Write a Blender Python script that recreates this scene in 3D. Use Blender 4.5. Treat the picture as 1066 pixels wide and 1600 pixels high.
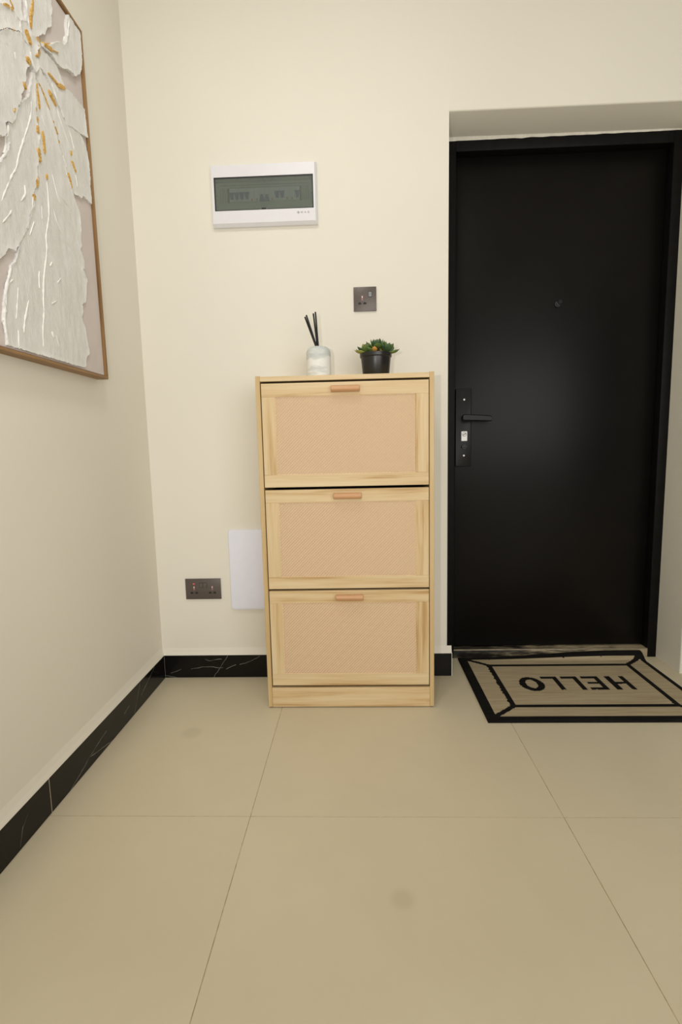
import bpy, bmesh, math, random
from mathutils import Vector, Matrix, noise
from mathutils.geometry import delaunay_2d_cdt

for o in list(bpy.data.objects):
    bpy.data.objects.remove(o)
SC = bpy.context.scene
COL = SC.collection
random.seed(7)

# ------------------------------------------------------------------ camera
F_PX = 794.33
PITCH, YAW, ROLL = 0.122872, 0.035622, 0.022445
CAM = Vector((0.83474, -2.01996, 0.93782))
rot = Matrix.Rotation(YAW, 3, 'Z') @ Matrix.Rotation(-PITCH, 3, 'X') @ Matrix.Rotation(ROLL, 3, 'Y')
cd = bpy.data.cameras.new('camera')
cam = bpy.data.objects.new('camera', cd)
COL.objects.link(cam)
cd.sensor_fit = 'VERTICAL'
cd.sensor_height = 36.0
cd.lens = F_PX / 1600.0 * 36.0
cd.clip_start = 0.02
right, fwd, up = rot @ Vector((1, 0, 0)), rot @ Vector((0, 1, 0)), rot @ Vector((0, 0, 1))
m = Matrix((right, up, -fwd)).transposed().to_4x4()
m.translation = CAM
cam.matrix_world = m
SC.camera = cam

# ------------------------------------------------------------------ light and exposure
SC.view_settings.view_transform = 'Standard'
SC.view_settings.look = 'None'
SC.view_settings.gamma = 1.0
SC.view_settings.use_curve_mapping = False
SC.view_settings.exposure = 0.0

W = bpy.data.worlds.new('world')
SC.world = W
W.use_nodes = True
bg = W.node_tree.nodes['Background']
bg.inputs[0].default_value = (1.0, 0.97, 0.92, 1)
bg.inputs[1].default_value = 0.08

def lamp(name, kind, loc, energy, color, size=None, target=None):
    l = bpy.data.lights.new(name, kind)
    l.energy = energy
    l.color = color
    if kind == 'AREA':
        l.shape = 'RECTANGLE'
        l.size, l.size_y = size
    elif size:
        l.shadow_soft_size = size
    o = bpy.data.objects.new(name, l)
    COL.objects.link(o)
    o.location = loc
    if target is not None:
        o.rotation_euler = (Vector(target) - Vector(loc)).to_track_quat('-Z', 'Y').to_euler()
    return o

# the camera's own flash, a hand's breadth to the left of the lens and above it
flash = lamp('camera_flash', 'SPOT', (0.665, -2.0, 1.03), 22, (1, 0.97, 0.92), 0.012, (0.78, 0, 1.2))
flash.data.spot_size = math.radians(118)
flash.data.spot_blend = 0.9
# daylight from the window wall behind the photographer
day = lamp('window_daylight', 'AREA', (2.3, -4.3, 1.45), 69, (1, 0.985, 0.95), (3.0, 1.9), (1.9, 0, 1.3))

# ------------------------------------------------------------------ helpers
def lin(r, g, b):
    f = lambda c: c / 12.92 if c <= 0.04045 else ((c + 0.055) / 1.055) ** 2.4
    return (f(r / 255), f(g / 255), f(b / 255), 1)

class NT:
    def __init__(s, name):
        s.m = bpy.data.materials.new(name)
        s.m.use_nodes = True
        s.t = s.m.node_tree
        s.b = s.t.nodes['Principled BSDF']
    def n(s, typ, **kw):
        x = s.t.nodes.new(typ)
        for k, v in kw.items():
            if k.startswith('i_'):
                x.inputs[k[2:].replace('_', ' ')].default_value = v
            else:
                setattr(x, k, v)
        return x
    def l(s, a, b):
        s.t.links.new(a, b)
    def coords(s, scale=(1, 1, 1), kind='Object', rand=False):
        tc = s.n('ShaderNodeTexCoord')
        out = tc.outputs[kind]
        if rand:
            oi = s.n('ShaderNodeObjectInfo')
            mu = s.n('ShaderNodeMath', operation='MULTIPLY')
            mu.inputs[1].default_value = 37.0
            s.l(oi.outputs['Random'], mu.inputs[0])
            va = s.n('ShaderNodeVectorMath', operation='ADD')
            s.l(out, va.inputs[0]); s.l(mu.outputs[0], va.inputs[1])
            out = va.outputs[0]
        vm = s.n('ShaderNodeVectorMath', operation='MULTIPLY')
        vm.inputs[1].default_value = scale
        s.l(out, vm.inputs[0])
        return vm.outputs[0]
    def noise(s, vec, scale, detail=3, rough=0.5):
        x = s.n('ShaderNodeTexNoise')
        x.inputs['Scale'].default_value = scale
        x.inputs['Detail'].default_value = detail
        x.inputs['Roughness'].default_value = rough
        s.l(vec, x.inputs['Vector'])
        return x.outputs['Fac']
    def ramp(s, fac, stops):
        r = s.n('ShaderNodeValToRGB')
        e = r.color_ramp.elements
        while len(e) < len(stops):
            e.new(0.5)
        for el, (p, c) in zip(e, stops):
            el.position = p
            el.color = c
        s.l(fac, r.inputs[0])
        return r.outputs[0]
    def bump(s, h, strength=0.2, dist=0.001):
        b = s.n('ShaderNodeBump')
        b.inputs['Strength'].default_value = strength
        b.inputs['Distance'].default_value = dist
        s.l(h, b.inputs['Height'])
        s.l(b.outputs[0], s.b.inputs['Normal'])
    def p(s, **kw):
        for k, v in kw.items():
            s.b.inputs[k.replace('_', ' ')].default_value = v
        return s

def mix_ramp(c0, c1, lo=0.35, hi=0.65):
    return [(lo, c0), (hi, c1)]

def simple(name, col, rough=0.5, metal=0.0, spec=0.5, var=0.06, nscale=40, bump=0.0, bdist=0.0005):
    t = NT(name)
    v = t.coords()
    f = t.noise(v, nscale)
    c1 = tuple(min(1, x * (1 + var)) for x in col[:3]) + (1,)
    c0 = tuple(x * (1 - var) for x in col[:3]) + (1,)
    t.l(t.ramp(f, mix_ramp(c0, c1)), t.b.inputs['Base Color'])
    t.p(Roughness=rough, Metallic=metal)
    t.b.inputs['Specular IOR Level'].default_value = spec
    if bump:
        t.bump(f, bump, bdist)
    return t.m

def wood(name, axis, dark, mid, light, rough=0.45):
    t = NT(name)
    sc = [16, 16, 16]
    sc['XYZ'.index(axis)] = 0.9
    v = t.coords(tuple(sc), rand=True)
    f = t.noise(v, 2.2, 4, 0.55)
    sc2 = [110, 110, 110]
    sc2['XYZ'.index(axis)] = 3.0
    v2 = t.coords(tuple(sc2), rand=True)
    f2 = t.noise(v2, 2.0, 2, 0.5)
    ad = t.n('ShaderNodeMath', operation='MULTIPLY_ADD')
    t.l(f2, ad.inputs[0]); ad.inputs[1].default_value = 0.22; t.l(f, ad.inputs[2])
    t.l(t.ramp(ad.outputs[0], [(0.42, dark), (0.56, mid), (0.78, light)]), t.b.inputs['Base Color'])
    t.p(Roughness=rough)
    t.b.inputs['Specular IOR Level'].default_value = 0.35
    t.bump(f2, 0.08, 0.0004)
    return t.m

M = {}
# ------------------------------------------------------------------ materials
def wall_mat():
    t = NT('cream_wall_paint')
    v = t.coords()
    f = t.noise(v, 1.3, 2)
    t.l(t.ramp(f, mix_ramp((0.80, 0.767, 0.675, 1), (0.825, 0.792, 0.70, 1))), t.b.inputs['Base Color'])
    t.p(Roughness=0.6)
    t.b.inputs['Specular IOR Level'].default_value = 0.25
    t.bump(t.noise(v, 260, 2), 0.05, 0.0004)
    return t.m
M['wall'] = wall_mat()
M['ceiling'] = simple('white_ceiling_paint', (0.85, 0.83, 0.78), 0.8, var=0.02, nscale=3)

def tile_mat():
    t = NT('beige_porcelain_tile')
    v = t.coords(kind='Object')
    f = t.noise(v, 2.5, 4, 0.6)
    base = t.ramp(f, mix_ramp((0.615, 0.545, 0.395, 1), (0.645, 0.575, 0.42, 1)))
    # two faint old stains with soft round outlines
    g = t.n('ShaderNodeNewGeometry')
    cur = base
    for (x, y, r, k) in ((0.258, -0.428, 0.045, 0.10), (0.912, -1.06, 0.035, 0.10)):
        d = t.n('ShaderNodeVectorMath', operation='DISTANCE')
        t.l(g.outputs['Position'], d.inputs[0]); d.inputs[1].default_value = (x, y, 0)
        mr = t.n('ShaderNodeMapRange', interpolation_type='SMOOTHSTEP')
        mr.inputs['From Min'].default_value = r * 0.35
        mr.inputs['From Max'].default_value = r
        mr.inputs['To Min'].default_value = k * 1.6
        mr.inputs['To Max'].default_value = 0
        t.l(d.outputs['Value'], mr.inputs['Value'])
        mx = t.n('ShaderNodeMix', data_type='RGBA')
        t.l(mr.outputs[0], mx.inputs['Factor']); t.l(cur, mx.inputs['A']); mx.inputs['B'].default_value = (0.25, 0.2, 0.1, 1)
        cur = mx.outputs['Result']
    t.l(cur, t.b.inputs['Base Color'])
    t.l(t.ramp(t.noise(v, 6, 3), mix_ramp((0.36,) * 3 + (1,), (0.46,) * 3 + (1,))), t.b.inputs['Roughness'])
    t.b.inputs['Specular IOR Level'].default_value = 0.35
    return t.m
M['tile'] = tile_mat()
M['grout'] = simple('grey_brown_grout', lin(172, 157, 126), 0.9, var=0.25, nscale=60)

def marble(name, i, segs):
    t = NT(name)
    g = t.n('ShaderNodeNewGeometry')
    nz = t.n('ShaderNodeTexNoise'); nz.inputs['Scale'].default_value = 55; nz.inputs['Detail'].default_value = 3
    t.l(g.outputs['Position'], nz.inputs['Vector'])
    sub = t.n('ShaderNodeVectorMath', operation='SUBTRACT'); t.l(nz.outputs['Color'], sub.inputs[0]); sub.inputs[1].default_value = (0.5,) * 3
    sc = t.n('ShaderNodeVectorMath', operation='SCALE'); t.l(sub.outputs[0], sc.inputs[0]); sc.inputs['Scale'].default_value = 0.008
    ad = t.n('ShaderNodeVectorMath', operation='ADD'); t.l(g.outputs['Position'], ad.inputs[0]); t.l(sc.outputs[0], ad.inputs[1])
    mul = t.n('ShaderNodeVectorMath', operation='MULTIPLY'); t.l(ad.outputs[0], mul.inputs[0])
    mul.inputs[1].default_value = tuple(1 if k in (i, 2) else 0 for k in range(3))
    p = mul.outputs[0]
    best = None
    for k, (a, b) in enumerate(segs):
        A, B = [0, 0, 0], [0, 0, 0]
        A[i], A[2], B[i], B[2] = a[0], a[1], b[0], b[1]
        A, B = Vector(A), Vector(B); D = B - A
        s1 = t.n('ShaderNodeVectorMath', operation='SUBTRACT'); t.l(p, s1.inputs[0]); s1.inputs[1].default_value = A
        dt = t.n('ShaderNodeVectorMath', operation='DOT_PRODUCT'); t.l(s1.outputs[0], dt.inputs[0]); dt.inputs[1].default_value = D / D.length_squared
        cl = t.n('ShaderNodeClamp'); t.l(dt.outputs['Value'], cl.inputs[0])
        sd = t.n('ShaderNodeVectorMath', operation='SCALE'); sd.inputs[0].default_value = D; t.l(cl.outputs[0], sd.inputs['Scale'])
        ds = t.n('ShaderNodeVectorMath', operation='DISTANCE'); t.l(s1.outputs[0], ds.inputs[0]); t.l(sd.outputs[0], ds.inputs[1])
        if best is None:
            best = ds.outputs['Value']
        else:
            mn = t.n('ShaderNodeMath', operation='MINIMUM'); t.l(best, mn.inputs[0]); t.l(ds.outputs['Value'], mn.inputs[1]); best = mn.outputs[0]
    mr = t.n('ShaderNodeMapRange'); t.l(best, mr.inputs['Value'])
    mr.inputs['From Min'].default_value = 0.0001; mr.inputs['From Max'].default_value = 0.0009
    mr.inputs['To Min'].default_value = 1; mr.inputs['To Max'].default_value = 0
    br = t.noise(g.outputs['Position'], 30, 2)
    mr2 = t.n('ShaderNodeMapRange'); t.l(br, mr2.inputs['Value']); mr2.inputs['From Min'].default_value = 0.3; mr2.inputs['From Max'].default_value = 0.6
    mr2.inputs['To Min'].default_value = 0.25
    mm = t.n('ShaderNodeMath', operation='MULTIPLY'); t.l(mr.outputs[0], mm.inputs[0]); t.l(mr2.outputs[0], mm.inputs[1])
    t.l(t.ramp(mm.outputs[0], [(0.0, (0.006, 0.0055, 0.005, 1)), (1.0, (0.42, 0.40, 0.36, 1))]), t.b.inputs['Base Color'])
    t.p(Roughness=0.16)
    t.b.inputs['Specular IOR Level'].default_value = 0.22
    return t.m
VB = [((0.278, 0.094), (0.249, 0.051)), ((0.249, 0.051), (0.212, 0.0)), ((0.412, 0.092), (0.372, 0.069)), ((0.372, 0.069), (0.326, 0.055)), ((0.31, 0.056), (0.27, 0.037)), ((0.182, 0.081), (0.197, 0.074)), ((0.197, 0.074), (0.251, 0.081)), ((0.034, 0.02), (0.078, 0.038)), ((0.12, 0.038), (0.18, 0.048)), ((0.18, 0.048), (0.254, 0.042)), ((0.009, 0.011), (0.059, -0.001))]
VL = [((-0.11, 0.093), (-0.245, 0.042)), ((-0.244, 0.094), (-0.309, 0.003)), ((-0.506, 0.054), (-0.618, 0.033)), ((-0.618, 0.033), (-0.648, 0.021)), ((-0.648, 0.021), (-0.722, 0.002)), ((-0.618, 0.033), (-0.464, -0.001)), ((-0.342, 0.053), (-0.383, 0.044)), ((-0.9, 0.065), (-0.921, 0.046)), ((-0.921, 0.046), (-0.936, 0.01)), ((-1.30, 0.097), (-1.42, 0.02)), ((-1.62, 0.03), (-1.75, 0.09))]
M['marble_back'] = marble('black_marble_white_veins', 0, VB)
M['marble_left'] = marble('black_marble_fine_veins', 1, VL)
M['marble_joint'] = simple('pale_marble_joint', lin(170, 160, 140), 0.8)

M['black_paint'] = simple('black_satin_door_paint', (0.0045, 0.0040, 0.0032), 0.34, spec=0.16, var=0.12, nscale=5)
M['frame_paint'] = simple('black_frame_paint', (0.0045, 0.0043, 0.004), 0.5, spec=0.14, var=0.25, nscale=25, bump=0.1)
M['lock_metal'] = simple('black_lock_metal', (0.0065, 0.0060, 0.0052), 0.36, spec=0.2)
M['dark'] = simple('near_black_plastic', (0.006, 0.006, 0.006), 0.5)
M['white_plastic'] = simple('white_plastic', lin(230, 229, 234), 0.35, var=0.01)
M['white_dull'] = simple('white_satin_cover', lin(236, 238, 252), 0.5, var=0.01)
M['caulk'] = simple('white_caulk', lin(236, 232, 220), 0.8, var=0.04, nscale=80, bump=0.3)
M['steel_screw'] = simple('bright_screw', lin(235, 235, 232), 0.3)
M['sticker'] = simple('white_sticker', lin(245, 245, 245), 0.5, var=0.01)
M['ink'] = simple('dark_grey_ink', lin(70, 70, 72), 0.7)
M['grey_print'] = simple('grey_print', lin(150, 148, 150), 0.6)
M['gunmetal'] = simple('gunmetal_plate', lin(98, 90, 86), 0.4, metal=0.35, var=0.05, nscale=150)
M['rocker'] = simple('grey_rocker', lin(132, 136, 142), 0.4)
M['rocker_dark'] = simple('dark_rocker', lin(92, 86, 82), 0.4)
M['hole'] = simple('socket_hole_black', (0.008, 0.007, 0.006), 0.6)
M['shutter'] = simple('red_brown_shutter', lin(150, 110, 105), 0.5, var=0.3, nscale=900)

t = NT('red_indicator_glow')
t.p(Base_Color=(0.6, 0.02, 0.05, 1))
v = t.coords(); f = t.noise(v, 300)
t.l(t.ramp(f, mix_ramp((1, 0.05, 0.10, 1), (1, 0.16, 0.2, 1))), t.b.inputs['Emission Color'])
t.b.inputs['Emission Strength'].default_value = 0.9
M['red_led'] = t.m

OAK_D, OAK_M, OAK_L = (0.50, 0.305, 0.125, 1), (0.66, 0.485, 0.262, 1), (0.74, 0.59, 0.37, 1)
M['wood_x'] = wood('light_oak_grain_across', 'X', OAK_D, OAK_M, OAK_L)
M['wood_z'] = wood('light_oak_grain_upright', 'Z', OAK_D, OAK_M, OAK_L)
M['wood_y'] = wood('light_oak_grain_deep', 'Y', OAK_D, OAK_M, OAK_L)
M['edge_z'] = wood('light_oak_panel_upright', 'Z', (0.46, 0.30, 0.125, 1), (0.575, 0.405, 0.19, 1), (0.64, 0.475, 0.25, 1))
M['handle_wood'] = wood('reddish_beech_handle', 'X', (0.52, 0.27, 0.12, 1), (0.60, 0.335, 0.165, 1), (0.66, 0.40, 0.22, 1), 0.35)
M['inside'] = simple('dark_cabinet_inside', (0.06, 0.04, 0.022), 0.8)
M['rattan'] = simple('woven_rattan_cane', (0.80, 0.585, 0.375), 0.6, var=0.08, nscale=90)
M['rattan_back'] = simple('brown_rattan_backing', (0.20, 0.10, 0.045), 0.85, var=0.1)
M['frame_wood'] = wood('brown_wood_picture_frame', 'Y', (0.17, 0.085, 0.03, 1), (0.27, 0.15, 0.058, 1), (0.36, 0.21, 0.09, 1), 0.5)
M['frame_wood_z'] = wood('brown_wood_picture_frame_upright', 'Z', (0.17, 0.085, 0.03, 1), (0.27, 0.15, 0.058, 1), (0.36, 0.21, 0.09, 1), 0.5)
M['canvas'] = simple('taupe_painted_canvas', lin(210, 200, 195), 0.8, var=0.03, nscale=12, bump=0.05)
def plaster():
    t = NT('thick_white_paint')
    v = t.coords()
    t.l(t.ramp(t.noise(v, 14, 4), mix_ramp((0.74, 0.735, 0.71, 1), (0.80, 0.795, 0.775, 1))), t.b.inputs['Base Color'])
    t.p(Roughness=0.6)
    t.b.inputs['Specular IOR Level'].default_value = 0.3
    vs = t.coords((1, 230, 55))
    t.bump(t.noise(vs, 1.0, 6, 0.65), 0.6, 0.0022)
    return t.m
M['plaster'] = plaster()
M['plaster_white'] = simple('white_paint_ridge', (0.84, 0.83, 0.80), 0.5, var=0.03, nscale=60, bump=0.3, bdist=0.001)
def goldm():
    t = NT('gold_leaf')
    v = t.coords()
    t.l(t.ramp(t.noise(v, 220, 3), [(0.35, (0.50, 0.27, 0.05, 1)), (0.55, (0.70, 0.43, 0.10, 1)), (0.72, (0.85, 0.63, 0.28, 1))]), t.b.inputs['Base Color'])
    t.p(Roughness=0.5, Metallic=0.35)
    t.bump(t.noise(v, 400, 2), 0.5, 0.0008)
    return t.m
M['gold'] = goldm()

def concrete():
    t = NT('white_grey_marbled_plaster')
    v = t.coords((14, 14, 42))
    f = t.noise(v, 0.9, 4, 0.55)
    tc = t.n('ShaderNodeTexCoord')
    sp = t.n('ShaderNodeSeparateXYZ'); t.l(tc.outputs['Generated'], sp.inputs[0])
    # the cast has a greyer batch at the shoulder, streaking into the white body
    mr = t.n('ShaderNodeMapRange', interpolation_type='SMOOTHSTEP'); t.l(sp.outputs['Z'], mr.inputs['Value'])
    mr.inputs['From Min'].default_value = 0.55; mr.inputs['From Max'].default_value = 0.75
    mr.inputs['To Min'].default_value = 0.10; mr.inputs['To Max'].default_value = -0.10
    ad = t.n('ShaderNodeMath', operation='ADD'); t.l(f, ad.inputs[0]); t.l(mr.outputs[0], ad.inputs[1])
    t.l(t.ramp(ad.outputs[0], [(0.34, lin(196, 202, 200)), (0.50, lin(214, 217, 213)), (0.58, lin(236, 236, 232))]), t.b.inputs['Base Color'])
    t.p(Roughness=0.7)
    t.bump(t.noise(t.coords(), 120, 3), 0.15, 0.0006)
    return t.m
M['concrete'] = concrete()
M['reed'] = simple('black_reed', (0.008, 0.007, 0.009), 0.6, var=0.2, nscale=200)
M['pot'] = simple('black_plastic_pot', (0.016, 0.0155, 0.014), 0.32, var=0.15, nscale=30)
M['soil'] = simple('brown_soil', (0.07, 0.04, 0.02), 0.95, var=0.5, nscale=300, bump=0.6, bdist=0.002)
def leafm(name, base, mid, tip):
    t = NT(name)
    tc = t.n('ShaderNodeTexCoord')
    sp = t.n('ShaderNodeSeparateXYZ'); t.l(tc.outputs['Generated'], sp.inputs[0])
    nz = t.noise(t.coords(), 90, 3)
    ad = t.n('ShaderNodeMath', operation='MULTIPLY_ADD'); t.l(nz, ad.inputs[0]); ad.inputs[1].default_value = 0.06; t.l(sp.outputs['Y'], ad.inputs[2])
    t.l(t.ramp(ad.outputs[0], [(0.1, base), (0.6, mid), (0.955, mid), (1.0, tip)]), t.b.inputs['Base Color'])
    t.p(Roughness=0.42)
    t.b.inputs['Subsurface Weight'].default_value = 0.0
    return t.m
M['leaf_a'] = leafm('succulent_green', (0.21, 0.26, 0.06, 1), (0.115, 0.185, 0.045, 1), (0.13, 0.05, 0.03, 1))
M['leaf_b'] = leafm('succulent_dark_green', (0.10, 0.16, 0.06, 1), (0.055, 0.12, 0.05, 1), (0.10, 0.04, 0.03, 1))
M['leaf_c'] = leafm('succulent_yellow_green', (0.36, 0.33, 0.06, 1), (0.27, 0.29, 0.06, 1), (0.22, 0.09, 0.03, 1))
M['leaf_o'] = leafm('succulent_withered_orange', (0.50, 0.22, 0.04, 1), (0.60, 0.28, 0.055, 1), (0.35, 0.12, 0.03, 1))

def mat_fabric(name, c0, c1):
    t = NT(name)
    v = t.coords((6, 170, 60))
    f = t.noise(v, 1.0, 3, 0.6)
    t.l(t.ramp(f, mix_ramp(c0, c1)), t.b.inputs['Base Color'])
    t.p(Roughness=0.95)
    t.b.inputs['Specular IOR Level'].default_value = 0.1
    t.bump(t.noise(t.coords((150, 420, 200)), 1.0, 2), 0.5, 0.0015)
    return t.m
M['mat_beige'] = mat_fabric('beige_woven_mat', (0.36, 0.29, 0.18, 1), (0.46, 0.385, 0.255, 1))
M['mat_black'] = mat_fabric('black_woven_mat', (0.006, 0.0055, 0.005, 1), (0.013, 0.012, 0.011, 1))

def sillm():
    t = NT('stained_beige_sill')
    g = t.n('ShaderNodeNewGeometry')
    sp = t.n('ShaderNodeSeparateXYZ'); t.l(g.outputs['Position'], sp.inputs[0])
    nz = t.noise(t.coords((9, 30, 55)), 1.0, 4, 0.65)
    # black paint smeared over the latch side, running out towards the hinges
    mr = t.n('ShaderNodeMapRange'); t.l(sp.outputs['X'], mr.inputs['Value'])
    mr.inputs['From Min'].default_value = 1.45; mr.inputs['From Max'].default_value = 2.02
    mr.inputs['To Min'].default_value = 0.0; mr.inputs['To Max'].default_value = 0.30
    ad = t.n('ShaderNodeMath', operation='ADD'); t.l(nz, ad.inputs[0]); t.l(mr.outputs[0], ad.inputs[1])
    t.l(t.ramp(ad.outputs[0], [(0.46, (0.012, 0.011, 0.010, 1)), (0.58, (0.09, 0.075, 0.05, 1)), (0.74, (0.40, 0.33, 0.21, 1))]), t.b.inputs['Base Color'])
    t.p(Roughness=0.3)
    return t.m
M['sill'] = sillm()
M['sill_edge'] = simple('worn_steel_edge', lin(176, 164, 140), 0.35, metal=0.4, var=0.2, nscale=30)

def smoky():
    t = NT('smoky_grey_green_plastic')
    tr = t.n('ShaderNodeBsdfTransparent')
    v = t.coords(); f = t.noise(v, 8)
    t.l(t.ramp(f, mix_ramp((0.70, 0.745, 0.70, 1), (0.73, 0.775, 0.73, 1))), tr.inputs[0])
    mx = t.n('ShaderNodeMixShader')
    mx.inputs[0].default_value = 0.34
    t.p(Base_Color=(0.25, 0.27, 0.25, 1), Roughness=0.18)
    out = t.t.nodes['Material Output']
    t.l(tr.outputs[0], mx.inputs[1]); t.l(t.b.outputs[0], mx.inputs[2]); t.l(mx.outputs[0], out.inputs['Surface'])
    return t.m
M['smoky'] = smoky()
M['inner_grey'] = simple('pale_grey_inner_panel', lin(212, 214, 206), 0.5, var=0.02)
M['blue_toggle'] = simple('blue_breaker_toggle', lin(42, 84, 160), 0.4)
M['orange_button'] = simple('orange_test_button', lin(225, 120, 70), 0.4)
M['yellow_button'] = simple('ochre_test_button', lin(190, 165, 80), 0.4)
t = NT('added_lamp_diffuser')  # glow for the added, unseen ceiling lamp
v = t.coords()
t.l(t.ramp(t.noise(v, 3), mix_ramp((1, 0.95, 0.86, 1), (1, 0.96, 0.88, 1))), t.b.inputs['Emission Color'])
t.b.inputs['Emission Strength'].default_value = 3.0
M['added_lamp_glow'] = t.m

# ------------------------------------------------------------------ object helpers
def thing(name, loc, label, cat, kind=None, group=None):
    o = bpy.data.objects.new(name, None)
    COL.objects.link(o)
    o.location = loc
    o.empty_display_size = 0.05
    o['label'] = label
    if cat:
        o['category'] = cat
    if kind:
        o['kind'] = kind
    if group:
        o['group'] = group
    return o

def root_loc(o):
    v = Vector((0, 0, 0))
    while o is not None:
        v += Vector(o.location)
        o = o.parent
    return v

def link_mesh(name, me, mat, parent=None):
    o = bpy.data.objects.new(name, me)
    COL.objects.link(o)
    if parent is not None:
        o.parent = parent
    if mat is not None and not me.materials:
        me.materials.append(mat)
    return o

def finish(name, bm, mat, parent=None, smooth=False, bevel=0.0, seg=2, label=None, angle=40):
    """bm is in world coordinates; the object is linked under parent (identity local transform)."""
    if bevel > 0:
        bmesh.ops.remove_doubles(bm, verts=bm.verts, dist=1e-6)
        es = [e for e in bm.edges if len(e.link_faces) == 2 and e.calc_face_angle(0) > math.radians(35)]
        bmesh.ops.bevel(bm, geom=es, offset=bevel, segments=seg, profile=0.5, affect='EDGES', clamp_overlap=True)
    if parent is not None:
        bmesh.ops.translate(bm, verts=bm.verts, vec=-root_loc(parent))
    bmesh.ops.recalc_face_normals(bm, faces=bm.faces)
    me = bpy.data.meshes.new(name)
    bm.to_mesh(me)
    bm.free()
    if smooth:
        me.polygons.foreach_set('use_smooth', [True] * len(me.polygons))
        me.set_sharp_from_angle(angle=math.radians(angle))
    o = link_mesh(name, me, mat, parent)
    if label:
        o['label'] = label
    return o

def box(bm, x0, x1, y0, y1, z0, z1):
    vs = [bm.verts.new((x, y, z)) for z in (z0, z1) for y in (y0, y1) for x in (x0, x1)]
    for f in ((0, 2, 3, 1), (4, 5, 7, 6), (0, 1, 5, 4), (2, 6, 7, 3), (0, 4, 6, 2), (1, 3, 7, 5)):
        bm.faces.new([vs[i] for i in f])
    return vs

def boxpart(name, parent, mat, b, bevel=0.0, seg=2, label=None, smooth=None):
    bm = bmesh.new()
    box(bm, *b)
    return finish(name, bm, mat, parent, bevel > 0 if smooth is None else smooth, bevel, seg, label)

def lathe(bm, prof, c, n=48, closed_top=True):
    rings = []
    for r, z in prof:
        if r < 1e-6:
            rings.append([bm.verts.new((c[0], c[1], c[2] + z))])
        else:
            rings.append([bm.verts.new((c[0] + r * math.cos(2 * math.pi * k / n), c[1] + r * math.sin(2 * math.pi * k / n), c[2] + z)) for k in range(n)])
    for a, b in zip(rings, rings[1:]):
        for k in range(n):
            k2 = (k + 1) % n
            if len(a) == 1 and len(b) == 1:
                continue
            if len(a) == 1:
                bm.faces.new((a[0], b[k], b[k2]))
            elif len(b) == 1:
                bm.faces.new((a[k], a[k2], b[0]))
            else:
                bm.faces.new((a[k], a[k2], b[k2], b[k]))

def tube(bm, p0, p1, r0, r1=None, n=12):
    p0, p1 = Vector(p0), Vector(p1)
    r1 = r0 if r1 is None else r1
    d = (p1 - p0).normalized()
    a = d.orthogonal().normalized()
    b = d.cross(a)
    R = []
    for p, r in ((p0, r0), (p1, r1)):
        R.append([bm.verts.new(p + (a * math.cos(2 * math.pi * k / n) + b * math.sin(2 * math.pi * k / n)) * r) for k in range(n)])
    for k in range(n):
        bm.faces.new((R[0][k], R[0][(k + 1) % n], R[1][(k + 1) % n], R[1][k]))
    bm.faces.new(R[0][::-1])
    bm.faces.new(R[1])

def rounded_rect(bm, x0, x1, z0, z1, y0, y1, r, n=6):
    """a slab with rounded corners facing -Y, between y0 (front) and y1 (back)"""
    pts = []
    for cx, cz, a0 in ((x1 - r, z1 - r, 0), (x0 + r, z1 - r, 90), (x0 + r, z0 + r, 180), (x1 - r, z0 + r, 270)):
        for k in range(n + 1):
            a = math.radians(a0 + 90 * k / n)
            pts.append((cx + r * math.cos(a), cz + r * math.sin(a)))
    A = [bm.verts.new((x, y0, z)) for x, z in pts]
    B = [bm.verts.new((x, y1, z)) for x, z in pts]
    bm.faces.new(A[::-1]); bm.faces.new(B)
    for k in range(len(pts)):
        j = (k + 1) % len(pts)
        bm.faces.new((A[k], A[j], B[j], B[k]))

def copy_part(src, parent, dloc=(0, 0, 0)):
    c = src.copy()
    COL.objects.link(c)
    c.parent = parent
    c.location = Vector(src.location) + Vector(dloc)
    return c

# ------------------------------------------------------------------ the setting
XD0, XD1, ZD = 1.1878, 2.1285, 2.1446        # door opening in the back wall
DEPTH = 0.167                               # how far the door frame sits back
TB, HB = 0.009, 0.0972                      # skirting thickness and height
CEIL, YFRONT, XRIGHT = 2.85, -4.4, 4.2

fl = bmesh.new()
box(fl, -0.2, XRIGHT, YFRONT, 0.30, -0.06, -0.0006)
floor = finish('floor', fl, M['grout'])
floor['kind'] = 'structure'
floor['label'] = 'beige porcelain tile floor with thin grout lines'
XA, YR, G = 0.5396, -0.8194, 0.0009
xs = [0.0, XA, XA + 0.8, XA + 1.6, XA + 2.4, XA + 3.2, XRIGHT]
ys = [0.298, YR, YR - 0.8, YR - 1.6, YR - 2.4, YR - 3.2, YFRONT]
cache = {}
for i in range(len(xs) - 1):
    for j in range(len(ys) - 1):
        w, d = xs[i + 1] - xs[i], ys[j] - ys[j + 1]
        if w < 0.05 or d < 0.05:
            continue
        key = (round(w, 4), round(d, 4))
        if key not in cache:
            bm = bmesh.new()
            box(bm, -w / 2 + G, w / 2 - G, -d / 2 + G, d / 2 - G, -0.012, 0.0)
            es = [e for e in bm.edges if all(abs(v.co.z) < 1e-6 for v in e.verts)]
            bmesh.ops.bevel(bm, geom=es, offset=0.0003, segments=1, affect='EDGES')
            me = bpy.data.meshes.new('floor_tile'); bm.to_mesh(me); bm.free()
            cache[key] = me
        o = link_mesh('floor_tile', cache[key], M['tile'], floor)
        o.location = ((xs[i] + xs[i + 1]) / 2, (ys[j] + ys[j + 1]) / 2, 0)

def struct(o, label):
    o['kind'] = 'structure'
    o['label'] = label
    return o

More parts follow.
